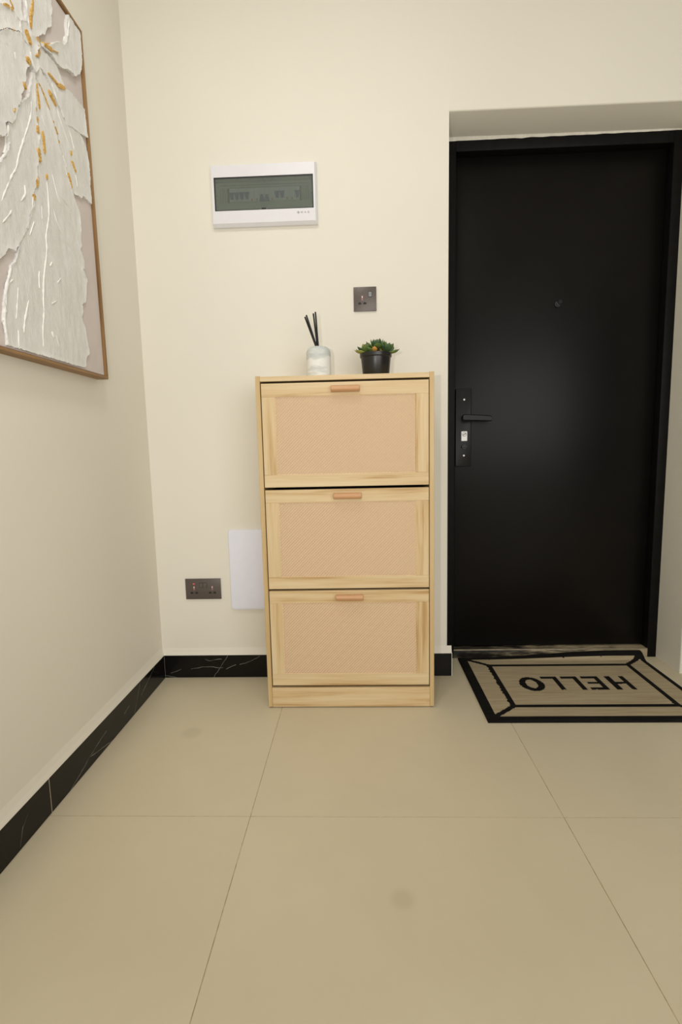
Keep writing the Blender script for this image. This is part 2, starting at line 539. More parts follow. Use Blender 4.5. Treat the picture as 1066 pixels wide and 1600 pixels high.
# back wall with the door recess: U-shaped slab
bm = bmesh.new()
prof = [(-0.2, 0), (XD0, 0), (XD0, ZD), (XD1, ZD), (XD1, 0), (XRIGHT, 0), (XRIGHT, CEIL), (-0.2, CEIL)]
A = [bm.verts.new((x, 0, z)) for x, z in prof]
B = [bm.verts.new((x, 0.30, z)) for x, z in prof]
def quad(*i):
    bm.faces.new([A[k] for k in i]); bm.faces.new([B[k] for k in i][::-1])
T0, T1 = bm.verts.new((XD0, 0, CEIL)), bm.verts.new((XD1, 0, CEIL))
U0, U1 = bm.verts.new((XD0, 0.30, CEIL)), bm.verts.new((XD1, 0.30, CEIL))
for a, t0, t1 in ((A, T0, T1), (B, U0, U1)):
    bm.faces.new((a[0], a[1], a[2], t0, a[7]))
    bm.faces.new((a[2], a[3], t1, t0))
    bm.faces.new((a[3], a[4], a[5], a[6], t1))
loopA = [A[0], A[1], A[2], A[3], A[4], A[5], A[6], T1, T0, A[7]]
loopB = [B[0], B[1], B[2], B[3], B[4], B[5], B[6], U1, U0, B[7]]
for k in range(10):
    j = (k + 1) % 10
    bm.faces.new((loopA[k], loopA[j], loopB[j], loopB[k]))
es = [e for e in bm.edges if all(abs(v.co.y) < 1e-6 for v in e.verts) and
      ({round(v.co.x, 3) for v in e.verts} in ({round(XD0, 3)}, {round(XD1, 3)}) or {round(v.co.z, 3) for v in e.verts} == {round(ZD, 3)})
      and all(v.co.z <= ZD + 1e-4 for v in e.verts)]
bmesh.ops.bevel(bm, geom=es, offset=0.005, segments=3, profile=0.5, affect='EDGES')
wall_back = struct(finish('wall_back', bm, M['wall'], smooth=True, angle=30), 'cream painted back wall with a deep door recess')
# plaster swelling out to meet the top of the skirting
def ledge(name, parent, axis, a0, a1, h=0.036):
    bm = bmesh.new()
    pr = [(0.0, HB + h), (0.0, HB - 0.004), (TB - 0.0005, HB - 0.004), (TB - 0.0005, HB + 0.0015), (TB * 0.45, HB + h * 0.45)]
    ends = []
    for a in (a0, a1):
        ends.append([bm.verts.new((q, a, z) if axis == 'Y' else (a, -q, z)) for q, z in pr])
    n = len(pr)
    for k in range(n):
        bm.faces.new((ends[0][k], ends[0][(k + 1) % n], ends[1][(k + 1) % n], ends[1][k]))
    bm.faces.new(ends[0]); bm.faces.new(ends[1][::-1])
    return finish(name, bm, M['wall'], parent)
XE = 1.2045
bm = bmesh.new(); box(bm, -0.2, 0, YFRONT, 0.0, 0, CEIL)
wall_left = struct(finish('wall_left', bm, M['wall']), 'cream painted left wall')
bm = bmesh.new(); box(bm, -0.2, XRIGHT, YFRONT, 0.30, CEIL, CEIL + 0.1)
struct(finish('ceiling', bm, M['ceiling']), 'white painted ceiling')
ledge('plaster_ledge', wall_left, 'Y', YFRONT, -TB)
ledge('plaster_ledge', wall_back, 'X', 0.0, XE, 0.03)

bl = thing('baseboard_left', (0, 0, 0), 'black marble skirting along the left wall', None, 'structure')
YJ = -0.8085
for k, (a, b) in enumerate(((YJ + 0.001, -TB - 0.0002), (YJ - 1.2, YJ - 0.001), (YFRONT, YJ - 1.202))):
    boxpart('skirting_tile', bl, M['marble_left'], (0, TB, a, b, 0.0005, HB), 0.0006, 1, smooth=False)
boxpart('joint', bl, M['marble_joint'], (0, TB - 0.0002, YJ - 0.0016, YJ + 0.0016, 0.0005, HB))
bb = thing('baseboard_back', (0, 0, 0), 'black marble skirting with white veins along the back wall', None, 'structure')
boxpart('skirting_tile', bb, M['marble_back'], (0.0, XE, -TB, 0, 0.0005, HB), 0.0006, 1, smooth=False)
boxpart('joint', bb, M['marble_joint'], (TB - 0.0012, TB + 0.0004, -TB - 0.0006, -TB + 0.0004, 0.001, HB))
# the raw plaster strip that closes the skirting's end at the door recess
boxpart('end_strip', bb, M['caulk'], (XE - 0.0002, XE + 0.0018, -TB, 0.0, 0.0005, HB + 0.001))
br = thing('baseboard_right', (0, 0, 0), 'black marble skirting beyond the door recess', None, 'structure')
boxpart('skirting_tile', br, M['marble_back'], (XD1 + 0.02, XRIGHT, -TB, 0, 0.0005, HB), 0.0006, 1, smooth=False)

# added flush lamp, unseen above the frame, filling in for bounced ceiling light
LX, LY = 0.60, -1.20
cl = thing('added_ceiling_lamp', (LX, LY, CEIL), 'added unseen round flush lamp with a glowing white diffuser for fill light', 'lamp')
bm = bmesh.new(); lathe(bm, [(0, 0), (0.20, 0), (0.20, -0.03), (0.185, -0.035), (0.185, -0.02), (0, -0.02)], (LX, LY, CEIL), 48)
finish('rim', bm, M['white_plastic'], cl, True)
bm = bmesh.new(); lathe(bm, [(0.185, -0.03), (0.17, -0.045), (0.1, -0.055), (0, -0.058)], (LX, LY, CEIL), 48)
finish('diffuser', bm, M['added_lamp_glow'], cl, True)
ll = lamp('added_ceiling_fill', 'AREA', (LX, LY, CEIL - 0.065), 8.5, (1, 0.975, 0.93), (0.36, 0.36), (LX, LY, 0))  # added fill in place of bounce off the ceiling
ll.data.shape = 'DISK'

# ------------------------------------------------------------------ the door
FI0, FI1, FZ = 1.2452, 2.0905, 2.097          # inner edges of the frame
LEAF = DEPTH + 0.040
door = thing('door_1', (1.66, LEAF, 0), 'black metal entrance door in a black frame with a lever lock', None, 'structure')
fr = boxpart('frame_jamb', door, M['frame_paint'], (XD0 - 0.01, FI0, DEPTH, 0.29, 0, ZD + 0.01), 0.0015)
boxpart('frame_jamb', door, M['frame_paint'], (FI1, XD1 + 0.01, DEPTH, 0.29, 0, ZD + 0.01), 0.0015)
boxpart('frame_head', door, M['frame_paint'], (FI0, FI1, DEPTH + 0.0005, 0.29, FZ, ZD + 0.01), 0.0015)
leaf = boxpart('door_leaf', door, M['black_paint'], (FI0 + 0.002, FI1 - 0.002, LEAF, 0.27, 0.0437, FZ - 0.002), 0.002)
sill = boxpart('threshold', door, M['sill'], (FI0 - 0.003, FI1 + 0.002, DEPTH, 0.29, 0.0005, 0.0385), 0.001, label='stained beige door sill smeared with black paint')
boxpart('edge_strip', sill, M['sill_edge'], (FI0, FI1, DEPTH - 0.0008, DEPTH + 0.006, 0.036, 0.0402), 0.0005)
# irregular caulk strip between the recess and the frame head
bm = bmesh.new()
n = 60
top, bot, bk = [], [], []
for k in range(n + 1):
    x = XD0 + (XD1 - XD0) * k / n
    q = 1 - 0.55 * k / n
    top.append(bm.verts.new((x, DEPTH - q * (0.011 + 0.004 * noise.noise((x * 6, 1.7, 0))), ZD - 0.0003)))
    bot.append(bm.verts.new((x, DEPTH - 0.0012, ZD - q * (0.0105 + 0.003 * noise.noise((x * 25, 3.1, 0))))))
    bk.append(bm.verts.new((x, DEPTH + 0.001, ZD - 0.002)))
for k in range(n):
    bm.faces.new((top[k], top[k + 1], bot[k + 1], bot[k]))
    bm.faces.new((bot[k], bot[k + 1], bk[k + 1], bk[k]))
finish('caulk_strip', bm, M['caulk'], door, label='rough white caulk along the frame head')
# lock set
PL = (1.2525, 1.3180, 0.8525, 1.1800)
bm = bmesh.new(); rounded_rect(bm, PL[0], PL[1], PL[2], PL[3], LEAF - 0.022, LEAF, 0.006)
lock = finish('lock_plate', bm, M['lock_metal'], door, True, 0.0015, 2)
for z in (1.134, 0.8992):
    bm = bmesh.new(); tube(bm, (1.2875, LEAF - 0.0215, z), (1.2875, LEAF - 0.0232, z), 0.0038, n=14)
    finish('screw', bm, M['steel_screw'], lock, True, label='bright screw head')
bm = bmesh.new(); tube(bm, (1.2875, LEAF - 0.021, 1.0575), (1.2875, LEAF - 0.062, 1.0575), 0.0115, n=24)
lev = finish('lever_handle', bm, M['lock_metal'], lock, True)
bm = bmesh.new()
y0, y1 = LEAF - 0.066, LEAF - 0.050
rings = []
for x, h, dz in ((1.275, 0.011, 0), (1.282, 0.0135, 0), (1.30, 0.0135, -0.0005), (1.36, 0.0125, -0.004), (1.386, 0.012, -0.006), (1.393, 0.009, -0.0065)):
    zc = 1.0575 + dz
    rings.append([bm.verts.new((x, y, z)) for y, z in ((y0 + 0.003, zc - h), (y0, zc - h + 0.004), (y0, zc + h - 0.004), (y0 + 0.003, zc + h), (y1, zc + h), (y1, zc - h))])
for a, b in zip(rings, rings[1:]):
    for k in range(6):
        bm.faces.new((a[k], a[(k + 1) % 6], b[(k + 1) % 6], b[k]))
bm.faces.new(rings[0]); bm.faces.new(rings[-1][::-1])
finish('lever_grip', bm, M['lock_metal'], lock, True, angle=25)
bm = bmesh.new(); rounded_rect(bm, 1.2765, 1.3010, 0.961, 1.0015, LEAF - 0.0232, LEAF - 0.0215, 0.002)
finish('sticker', bm, M['sticker'], lock, label='small white sticker with a crossed-out symbol')
bm = bmesh.new()
R1, R0, cz, cx, yy = 0.0088, 0.0074, 0.9885, 1.2888, LEAF - 0.0235
for k in range(28):
    a, b = 2 * math.pi * k / 28, 2 * math.pi * (k + 1) / 28
    bm.faces.new([bm.verts.new((cx + r * math.cos(q), yy, cz + r * math.sin(q))) for r, q in ((R0, a), (R1, a), (R1, b), (R0, b))])
for (u0, w0), (u1, w1), hw in (((-0.0055, -0.0035), (0.006, 0.004), 0.0014),):
    d = Vector((u1 - u0, 0, w1 - w0)).normalized(); nn = Vector((-d.z, 0, d.x)) * hw
    p0, p1 = Vector((cx + u0, yy, cz + w0)), Vector((cx + u1, yy, cz + w1))
    bm.faces.new([bm.verts.new(q) for q in (p0 - nn, p1 - nn, p1 + nn, p0 + nn)])
finish('sticker_symbol', bm, M['ink'], lock)
bm = bmesh.new(); tube(bm, (1.2885, LEAF - 0.021, 0.936), (1.2885, LEAF - 0.026, 0.936), 0.0115, n=24)
box(bm, 1.2755, 1.3015, LEAF - 0.034, LEAF - 0.024, 0.9325, 0.9395)
finish('thumb_turn', bm, M['dark'], lock, True, 0.001, 1)
bm = bmesh.new(); tube(bm, (1.672, LEAF, 1.5135), (1.672, LEAF - 0.006, 1.5135), 0.0125, n=24); tube(bm, (1.672, LEAF - 0.006, 1.5135), (1.672, LEAF - 0.009, 1.5135), 0.0075, n=20)
peep = finish('peephole', bm, M['dark'], door, True, 0.0008, 1)
bm = bmesh.new(); tube(bm, (1.680, LEAF, 1.521), (1.680, LEAF - 0.012, 1.521), 0.0095, n=20)
finish('peephole_cover', bm, M['lock_metal'], peep, True, 0.001, 1)
# ------------------------------------------------------------------ shoe cabinet
CX0, CX1, CYF, CYB, CH = 0.4906, 1.0949, -0.2648, -0.0115, 1.1893
cab = thing('shoe_cabinet', ((CX0 + CX1) / 2, -0.14, 0), 'light oak shoe cabinet with three woven rattan tilt-out drawers beside the black door', 'cabinet')
SP = 0.0155
for x0, x1 in ((CX0, CX0 + SP), (CX1 - SP, CX1)):
    s = boxpart('side_panel', cab, M['edge_z'], (x0, x1, CYF, CYB, 0.004, CH), 0.0008, 1)
    for y in (CYF + 0.012, CYB - 0.02):
        bm = bmesh.new(); tube(bm, ((x0 + x1) / 2, y, 0.0), ((x0 + x1) / 2, y, 0.0045), 0.007, n=12)
        finish('glide', bm, M['inside'], s, True)
boxpart('top_panel', cab, M['wood_x'], (CX0 + SP, CX1 - SP, CYF + 0.001, CYB, 1.1712, CH - 0.002), 0.0006, 1)
boxpart('back_panel', cab, M['inside'], (CX0 + SP, CX1 - SP, CYB - 0.005, CYB, 0.02, 1.1712))
boxpart('plinth', cab, M['wood_x'], (CX0 + SP, CX1 - SP, CYF + 0.0012, CYF + 0.017, 0.0035, 0.0775), 0.0006, 1)
for z in (0.0795, 0.430, 0.7915):
    boxpart('shelf_board', cab, M['inside'], (CX0 + SP, CX1 - SP, CYF + 0.03, CYB - 0.006, z - 0.014, z))
DX0, DX1, DH, DT = CX0 + SP + 0.0032, CX1 - SP - 0.0026, 0.3535, 0.018

def rattan_mesh(w, h, pitch, sw):
    """plain weave of flat cane strips in the XZ plane, centred on the origin, facing -Y"""
    nx, nz = int(w / pitch), int(h / pitch)
    px, pz = w / nx, h / nz
    V, Fc = [], []
    amp = 0.0008
    for vert in (0, 1):
        n_s, n_c, ps, pc, L = (nx, nz, px, pz, h) if vert else (nz, nx, pz, px, w)
        W0 = w if vert else h
        for s in range(n_s):
            c = -W0 / 2 + (s + 0.5) * ps
            base = len(V)
            for k in range(2 * n_c + 1):
                a = -L / 2 + k * pc / 2
                ph = (k - 1) // 2 if k % 2 else None
                y = 0.0
                if ph is not None:
                    over = ((ph + s) % 2 == 0) ^ bool(vert)
                    y = -amp if over else amp
                for d in (-sw / 2, sw / 2):
                    V.append((c + d, y, a) if vert else (a, y, c + d))
            for k in range(2 * n_c):
                i = base + 2 * k
                Fc.append((i, i + 1, i + 3, i + 2))
    me = bpy.data.meshes.new('rattan_weave')
    me.from_pydata(V, [], Fc)
    return me

Z3 = 0.0868
rootz = root_loc(cab)
def drawer(z0, proto=None):
    """front built at z0; later drawers copy the first one's parts"""
    if proto is None:
        body = boxpart('drawer', cab, M['rattan_back'], (DX0 + 0.03, DX1 - 0.03, CYF + 0.008, CYF + 0.014, z0 + 0.03, z0 + DH - 0.03))
        st, rt, rb = 0.0455, 0.0447, 0.0435
        boxpart('top_rail', body, M['wood_x'], (DX0, DX1, CYF, CYF + DT, z0 + DH - rt, z0 + DH), 0.0007, 1)
        boxpart('bottom_rail', body, M['wood_x'], (DX0, DX1, CYF, CYF + DT, z0, z0 + rb), 0.0007, 1)
        for x0, x1 in ((DX0, DX0 + st), (DX1 - st, DX1)):
            boxpart('stile', body, M['wood_z'], (x0, x1, CYF + 0.0003, CYF + DT, z0 + rb, z0 + DH - rt), 0.0006, 1)
        w, h = DX1 - DX0 - 2 * st + 0.002, DH - rt - rb + 0.002
        r = link_mesh('rattan_weave', rattan_mesh(w, h, 0.0053, 0.0035), M['rattan'], body)
        r['kind'] = 'stuff'
        r.location = Vector(((DX0 + DX1) / 2, CYF + 0.0035, z0 + rb + (DH - rt - rb) / 2)) - root_loc(body)
        bm = bmesh.new()
        xc, zc, yc = (DX0 + DX1) / 2 + 0.003, z0 + DH - 0.0235, CYF - 0.010
        rings = []
        for x, q in ((-0.0485, 0.85), (-0.047, 1), (0.047, 1), (0.0485, 0.85)):
            rings.append([bm.verts.new((xc + x, yc + 0.0125 * q * math.cos(a) * (1.0 if math.cos(a) < 0 else 0.9), zc + 0.0108 * q * math.sin(a))) for a in [2 * math.pi * k / 20 for k in range(20)]])
        for a, b in zip(rings, rings[1:]):
            for k in range(20):
                bm.faces.new((a[k], a[(k + 1) % 20], b[(k + 1) % 20], b[k]))
        bm.faces.new(rings[0]); bm.faces.new(rings[-1][::-1])
        finish('handle', bm, M['handle_wood'], body, True, label='rounded reddish wooden bar handle')
        return body
    dz = z0 - Z3
    body = copy_part(proto, cab, (0, 0, dz))
    for ch in proto.children:
        copy_part(ch, body)
    return body
d3 = drawer(Z3)
drawer(0.4478, d3)
drawer(0.8105, d3)

# ------------------------------------------------------------------ reed diffuser
DC = (0.7002, -0.15, CH - 0.002)
dif = thing('reed_diffuser', DC, 'white and grey plaster reed diffuser bottle with four black sticks on the cabinet', 'diffuser')
bm = bmesh.new()
pr = [(0, 0), (0.041, 0), (0.0432, 0.002), (0.0435, 0.02), (0.0436, 0.080)]
for k in range(1, 9):
    a = math.radians(90 * k / 8)
    pr.append((0.0226 + 0.021 * math.cos(a), 0.090 + 0.0235 * math.sin(a)))
pr += [(0.010, 0.1142), (0.009, 0.112), (0, 0.100)]
lathe(bm, pr, DC, 56)
finish('bottle', bm, M['concrete'], dif, True, angle=50)
for tx, tz, bx, dy in ((0.6548, 1.4082, 0.6945, 0.004), (0.6613, 1.4100, 0.6965, -0.004), (0.6852, 1.4187, 0.6965, 0.003), (0.6936, 1.4203, 0.6995, -0.003)):
    bm = bmesh.new()
    tube(bm, (bx + 0.0015, -0.15 + dy * 0.5, 1.292), (tx, -0.15 + dy * 2.2, tz), 0.0029, n=10)
    finish('reed', bm, M['reed'], dif, True)

# ------------------------------------------------------------------ potted succulent
PC = (0.905, -0.143, CH - 0.002)
pot = thing('potted_succulent', PC, 'green rosette succulent in a black plastic pot on the cabinet', 'plant')
bm = bmesh.new()
lathe(bm, [(0, 0), (0.045, 0), (0.0465, 0.002), (0.0535, 0.071), (0.0545, 0.0715), (0.0570, 0.074), (0.0574, 0.085), (0.0560, 0.0865), (0.0535, 0.0855), (0.052, 0.074), (0, 0.072)], PC, 56)
finish('pot', bm, M['pot'], pot, True, angle=35)
bm = bmesh.new()
n = 24
cen = bm.verts.new((PC[0], PC[1], PC[2] + 0.083))
prev = None
for ri in range(1, 6):
    r = 0.0525 * ri / 5
    ring = []
    for k in range(n):
        a = 2 * math.pi * k / n
        x, y = r * math.cos(a), r * math.sin(a)
        ring.append(bm.verts.new((PC[0] + x, PC[1] + y, PC[2] + 0.081 + 0.004 * noise.noise((x * 90, y * 90, 2)))))
    for k in range(n):
        j = (k + 1) % n
        if prev is None:
            bm.faces.new((cen, ring[k], ring[j]))
        else:
            bm.faces.new((prev[k], prev[j], ring[j], ring[k]))
    prev = ring
finish('soil', bm, M['soil'], pot, True, angle=80)

def leaf_mesh(name, mat, L=1.0, Wd=0.35, Th=0.12):
    """unit succulent leaf along +Y: narrow base, broad shoulder, short pointed tip, cupped upwards"""
    bm = bmesh.new()
    prof = [(0, 0.36), (0.15, 0.50), (0.35, 0.82), (0.52, 1.0), (0.66, 0.95), (0.80, 0.68), (0.90, 0.36), (0.96, 0.16), (1.0, 0.03)]
    rings = []
    for tt, w in prof:
        ring = []
        for k in range(10):
            a = 2 * math.pi * k / 10
            x = math.cos(a) * Wd * w
            th = Th * (0.6 + 0.4 * w) * (1 - 0.75 * max(0, tt - 0.75) / 0.25)
            z = math.sin(a) * th * (1.0 if math.sin(a) < 0 else 0.45)
            z += 0.16 * tt * tt + 0.35 * (x * x) + (0.05 * max(0, tt - 0.85) / 0.15)
            ring.append(bm.verts.new((x, tt * L, z)))
        rings.append(ring)
    for a, b in zip(rings, rings[1:]):
        for k in range(10):
            bm.faces.new((a[k], a[(k + 1) % 10], b[(k + 1) % 10], b[k]))
    bm.faces.new(rings[0]); bm.faces.new(rings[-1][::-1])
    bmesh.ops.recalc_face_normals(bm, faces=bm.faces)
    me = bpy.data.meshes.new(name); bm.to_mesh(me); bm.free()
    me.polygons.foreach_set('use_smooth', [True] * len(me.polygons))
    me.materials.append(mat)
    return me
LM = {k: leaf_mesh('leaf', M['leaf_' + k]) for k in 'abco'}
def leaf(kind, base, az, el, size, roll=0.0, wide=1.0, tilt=None):
    o = bpy.data.objects.new('leaf', LM[kind]); COL.objects.link(o); o.parent = pot
    o.location = base
    R = Matrix.Rotation(math.radians(az - 90), 3, 'Z') @ Matrix.Rotation(math.radians(el), 3, 'X') @ Matrix.Rotation(math.radians(roll), 3, 'Y')
    if tilt is not None:
        R = tilt @ R
    o.rotation_euler = R.to_euler()
    o.scale = (size * wide, size, size)
    return o
rnd = random.Random(11)
def rosette(c, n, size, tilt_axis, tilt_deg, kinds, lo=8, hi=76, r0=0.005):
    T = Matrix.Rotation(math.radians(tilt_deg), 3, tilt_axis)
    for k in range(n):
        f = k / (n - 1)
        az = k * 137.5 + rnd.uniform(-8, 8)
        el = lo + (hi - lo) * f ** 1.25
        s = size * (1.0 - 0.48 * f) * rnd.uniform(0.93, 1.07)
        d = T @ Vector((math.cos(math.radians(az)), math.sin(math.radians(az)), 0)) * r0 * (1 - 0.6 * f)
        leaf(rnd.choice(kinds), Vector(c) + d + T @ Vector((0, 0, 0.010 * f)), az, el, s, rnd.uniform(-8, 8), 1.0, T)
rosette((0.003, 0.004, 0.101), 16, 0.049, 'X', 10, 'aab', 16, 72)
rosette((0.034, -0.010, 0.088), 10, 0.048, 'Y', 16, 'aaab', 20, 68)
rosette((-0.034, -0.010, 0.087), 9, 0.043, 'Y', -14, 'aacb', 16, 68)
rosette((0.006, 0.030, 0.092), 9, 0.042, 'X', -22, 'ab', 6, 70)
leaf('c', (-0.034, -0.018, 0.087), 205, 2, 0.040)
leaf('c', (-0.036, -0.008, 0.088), 185, 4, 0.041)
leaf('a', (-0.012, -0.018, 0.088), 222, 20, 0.034, 0, 1.15)
leaf('o', (-0.004, -0.022, 0.086), 262, 38, 0.026, 0, 1.15)
leaf('o', (0.012, -0.024, 0.086), 290, 12, 0.020, 30, 0.7)

# ------------------------------------------------------------------ distribution board
DBX0, DBX1, DBZ0, DBZ1 = 0.3090, 0.7012, 1.7722, 1.9860
db = thing('distribution_board', ((DBX0 + DBX1) / 2, 0, DBZ0), 'white electrical distribution board with a smoky see-through cover on the wall', 'fuse box')
WX0, WX1, WZ0, WZ1 = 0.3200, 0.6880, 1.8258, 1.9426
bm = bmesh.new()
def rectv(x0, x1, z0, z1, y):
    return [bm.verts.new((x0, y, z0)), bm.verts.new((x1, y, z0)), bm.verts.new((x1, y, z1)), bm.verts.new((x0, y, z1))]
o0 = rectv(DBX0, DBX1, DBZ0, DBZ1, 0)
o1 = rectv(DBX0, DBX1, DBZ0, DBZ1, -0.012)
o2 = rectv(DBX0 + 0.002, DBX1 - 0.007, DBZ0 + 0.010, DBZ1 - 0.002, -0.022)
i2 = rectv(WX0, WX1, WZ0, WZ1, -0.022)
i1 = rectv(WX0, WX1, WZ0, WZ1, -0.004)
for a, b in ((o0, o1), (o1, o2), (o2, i2), (i2, i1)):
    for k in range(4):
        bm.faces.new((a[k], a[(k + 1) % 4], b[(k + 1) % 4], b[k]))
finish('housing', bm, M['white_plastic'], db)
inner = boxpart('inner_panel', db, M['inner_grey'], (WX0, WX1, -0.006, -0.003, WZ0, WZ1))
SL = (0.3735, 0.6365, 1.8605, 1.9095)
boxpart('slot_edge', inner, M['dark'], (SL[0] - 0.006, SL[0], -0.0085, -0.006, SL[2], SL[3]))
boxpart('slot_edge', inner, M['dark'], (SL[1], SL[1] + 0.005, -0.0085, -0.006, SL[2], SL[3]))
boxpart('slot_edge', inner, M['rocker_dark'], (SL[0], SL[1], -0.0085, -0.006, SL[3], SL[3] + 0.0015))
for x in (0.340, 0.349, 0.357, 0.364, 0.645, 0.652, 0.660, 0.668):
    boxpart('rib', inner, M['rocker_dark'], (x - 0.0007, x + 0.0007, -0.0075, -0.006, 1.861, 1.912))
boxpart('rib', inner, M['rocker_dark'], (0.339, 0.669, -0.0075, -0.006, 1.9195, 1.9208))
boxpart('rib', inner, M['rocker_dark'], (WX0, WX1, -0.0075, -0.006, 1.9318, 1.9326))
pitch = (SL[1] - SL[0]) / 14
tog = {0: 1, 1: 1, 2: 1, 3: 1, 6: -1, 7: -1, 9: 1, 10: 1, 13: 1}
but = {4: 'orange_button', 5: 'yellow_button', 8: 'orange_button', 11: 'orange_button', 12: 'yellow_button'}
for k in range(14):
    x0 = SL[0] + k * pitch
    b = boxpart('breaker', inner, M['white_dull'], (x0 + 0.0003, x0 + pitch - 0.0003, -0.010, -0.006, SL[2] + 0.001, SL[3] - 0.001))
    if k in tog:
        bm = bmesh.new()
        z0, z1 = (1.8700, 1.8925) if tog[k] > 0 else (1.8600, 1.8825)
        wt, wb = (0.0085, 0.0045) if tog[k] > 0 else (0.0045, 0.0085)
        xc = x0 + pitch / 2
        vs = [bm.verts.new(q) for q in ((xc - wb, -0.0145, z0), (xc + wb, -0.0145, z0), (xc + wt, -0.0145, z1), (xc - wt, -0.0145, z1), (xc - wb, -0.010, z0), (xc + wb, -0.010, z0), (xc + wt, -0.010, z1), (xc - wt, -0.010, z1))]
        for f in ((0, 1, 2, 3), (7, 6, 5, 4), (0, 4, 5, 1), (1, 5, 6, 2), (2, 6, 7, 3), (3, 7, 4, 0)):
            bm.faces.new([vs[i] for i in f])
        finish('toggle', bm, M['blue_toggle'], inner, label='blue breaker toggle')
    if k in but:
        boxpart('test_button', inner, M[but[k]], (x0 + 0.006, x0 + 0.0125, -0.0118, -0.010, 1.8635, 1.8705))
# cover, with its finger notch at the lower edge
bm = bmesh.new()
g = 0.0042
out = [(WX0 + g, WZ0 + g), (0.4845, WZ0 + g), (0.490, WZ0 + 0.0055), (0.496, WZ0 + 0.0075), (0.508, WZ0 + 0.0075), (0.514, WZ0 + 0.0055), (0.5195, WZ0 + g), (WX1 - g, WZ0 + g), (WX1 - g, WZ1 - g), (WX0 + g, WZ1 - g)]
f0 = [bm.verts.new((x, -0.0205, z)) for x, z in out]
f1 = [bm.verts.new((x, -0.0190, z)) for x, z in out]
bm.faces.new(f0); bm.faces.new(f1[::-1])
for k in range(len(out)):
    j = (k + 1) % len(out)
    bm.faces.new((f0[k], f0[j], f1[j], f1[k]))
cover = finish('cover', bm, M['smoky'], db, label='smoky grey see-through hinged cover')
for b in ((WX0, WX0 + g, WZ0, WZ1), (WX1 - g, WX1, WZ0, WZ1), (WX0, WX1, WZ0, WZ0 + g * 0.6), (WX0, WX1, WZ1 - g * 1.0, WZ1)):
    boxpart('gasket', cover, M['dark'], (b[0], b[1], -0.0212, -0.017, b[2], b[3]))
boxpart('latch', cover, M['dark'], (0.4945, 0.5105, -0.0225, -0.012, WZ0 + 0.0005, WZ0 + 0.0065), 0.001)
for x, z, w, h in ((0.5035, 1.9345, 0.0008, 0.010), (0.4905, 1.938, 0.001, 0.004), (0.5345, 1.938, 0.0016, 0.004), (0.3305, 1.8795, 0.0022, 0.004), (0.681, 1.8795, 0.0022, 0.004), (0.331, 1.928, 0.0025, 0.004), (0.678, 1.932, 0.0020, 0.004)):
    boxpart('hinge_lug', cover, M['rocker_dark'], (x - w, x + w, -0.019, -0.017, z - h / 2, z + h / 2))
# maker's marks
def strokes(name, parent, mat, y, segs, hw):
    bm = bmesh.new()
    for (a, b) in segs:
        p0, p1 = Vector((a[0], y, a[1])), Vector((b[0], y, b[1]))
        d = (p1 - p0).normalized(); nn = Vector((-d.z, 0, d.x)) * hw
        A4 = [bm.verts.new(q) for q in (p0 - nn, p1 - nn, p1 + nn, p0 + nn)]
        B4 = [bm.verts.new(v.co + Vector((0, 0.0004, 0))) for v in A4]
        bm.faces.new(A4); bm.faces.new(B4[::-1])
        for k in range(4):
            bm.faces.new((A4[k], A4[(k + 1) % 4], B4[(k + 1) % 4], B4[k]))
    return finish(name, bm, mat, parent)
def off(segs, x, z, s):
    return [((x + a[0] * s, z + a[1] * s), (x + b[0] * s, z + b[1] * s)) for a, b in segs]
emb = [((0, 1), (1, 0)), ((1, 0), (0, -1)), ((0, -1), (-1, 0)), ((-1, 0), (0, 1)), ((-1, 0), (1, 0)), ((0, -1), (0, 1))]
gl = [[((-1, 0.5), (1, 0.5)), ((-1, -0.4), (-1, 0.5)), ((1, -0.4), (1, 0.5)), ((-1, -0.4), (1, -0.4)), ((0, -1), (0, 1))],
      [((-0.9, -0.9), (0, 0.9)), ((0.9, -0.9), (0, 0.9)), ((-1, -0.3), (1, -0.3))],
      [((-0.8, 0.8), (0.9, 0.8)), ((-0.8, 0), (0.7, 0)), ((-0.8, -0.8), (0.9, -0.8)), ((-0.8, -0.8), (-0.8, 0.8))]]
strokes('emblem', db, M['grey_print'], -0.0222, off(emb, 0.6305, 1.8112, 0.0045), 0.0006)
for k, gs in enumerate(gl):
    strokes('printed_mark', db, M['grey_print'], -0.0222, off(gs, 0.6435 + 0.0125 * k, 1.8114, 0.0035), 0.00055)

# ------------------------------------------------------------------ sockets
def plate(t, x0, x1, z0, z1):
    boxpart('faceplate', t, M['gunmetal'], (x0, x1, -0.0065, 0, z0, z1), 0.0012, 2)
def outlet(t, xc, zc, led=None):
    """universal three-pin outlet: live/neutral slots below, earth slot above"""
    for s in (-1, 1):
        bm = bmesh.new()
        pts = [(0.0035, -0.0028), (0.0155, -0.0032), (0.0155, 0.0030), (0.0085, 0.0052), (0.0035, 0.0012)]
        fr = [bm.verts.new((xc + s * a, -0.0069, zc - 0.0202 + b)) for a, b in pts]
        bk = [bm.verts.new((xc + s * a, -0.0060, zc - 0.0202 + b)) for a, b in pts]
        bm.faces.new(fr); bm.faces.new(bk[::-1])
        for k in range(5):
            bm.faces.new((fr[k], fr[(k + 1) % 5], bk[(k + 1) % 5], bk[k]))
        finish('pin_slot', bm, M['hole'], t)
    e = boxpart('earth_slot', t, M['shutter'], (xc - 0.0032, xc + 0.0032, -0.0068, -0.0060, zc - 0.009, zc + 0.009))
    boxpart('shutter', e, M['white_plastic'], (xc - 0.0016, xc + 0.0016, -0.0071, -0.0060, zc + 0.001, zc + 0.0065))
    boxpart('indicator', t, led or M['rocker_dark'], (xc - 0.0036, xc + 0.0036, -0.0069, -0.0060, zc + 0.0168, zc + 0.0196), label=('glowing red indicator' if led else None))
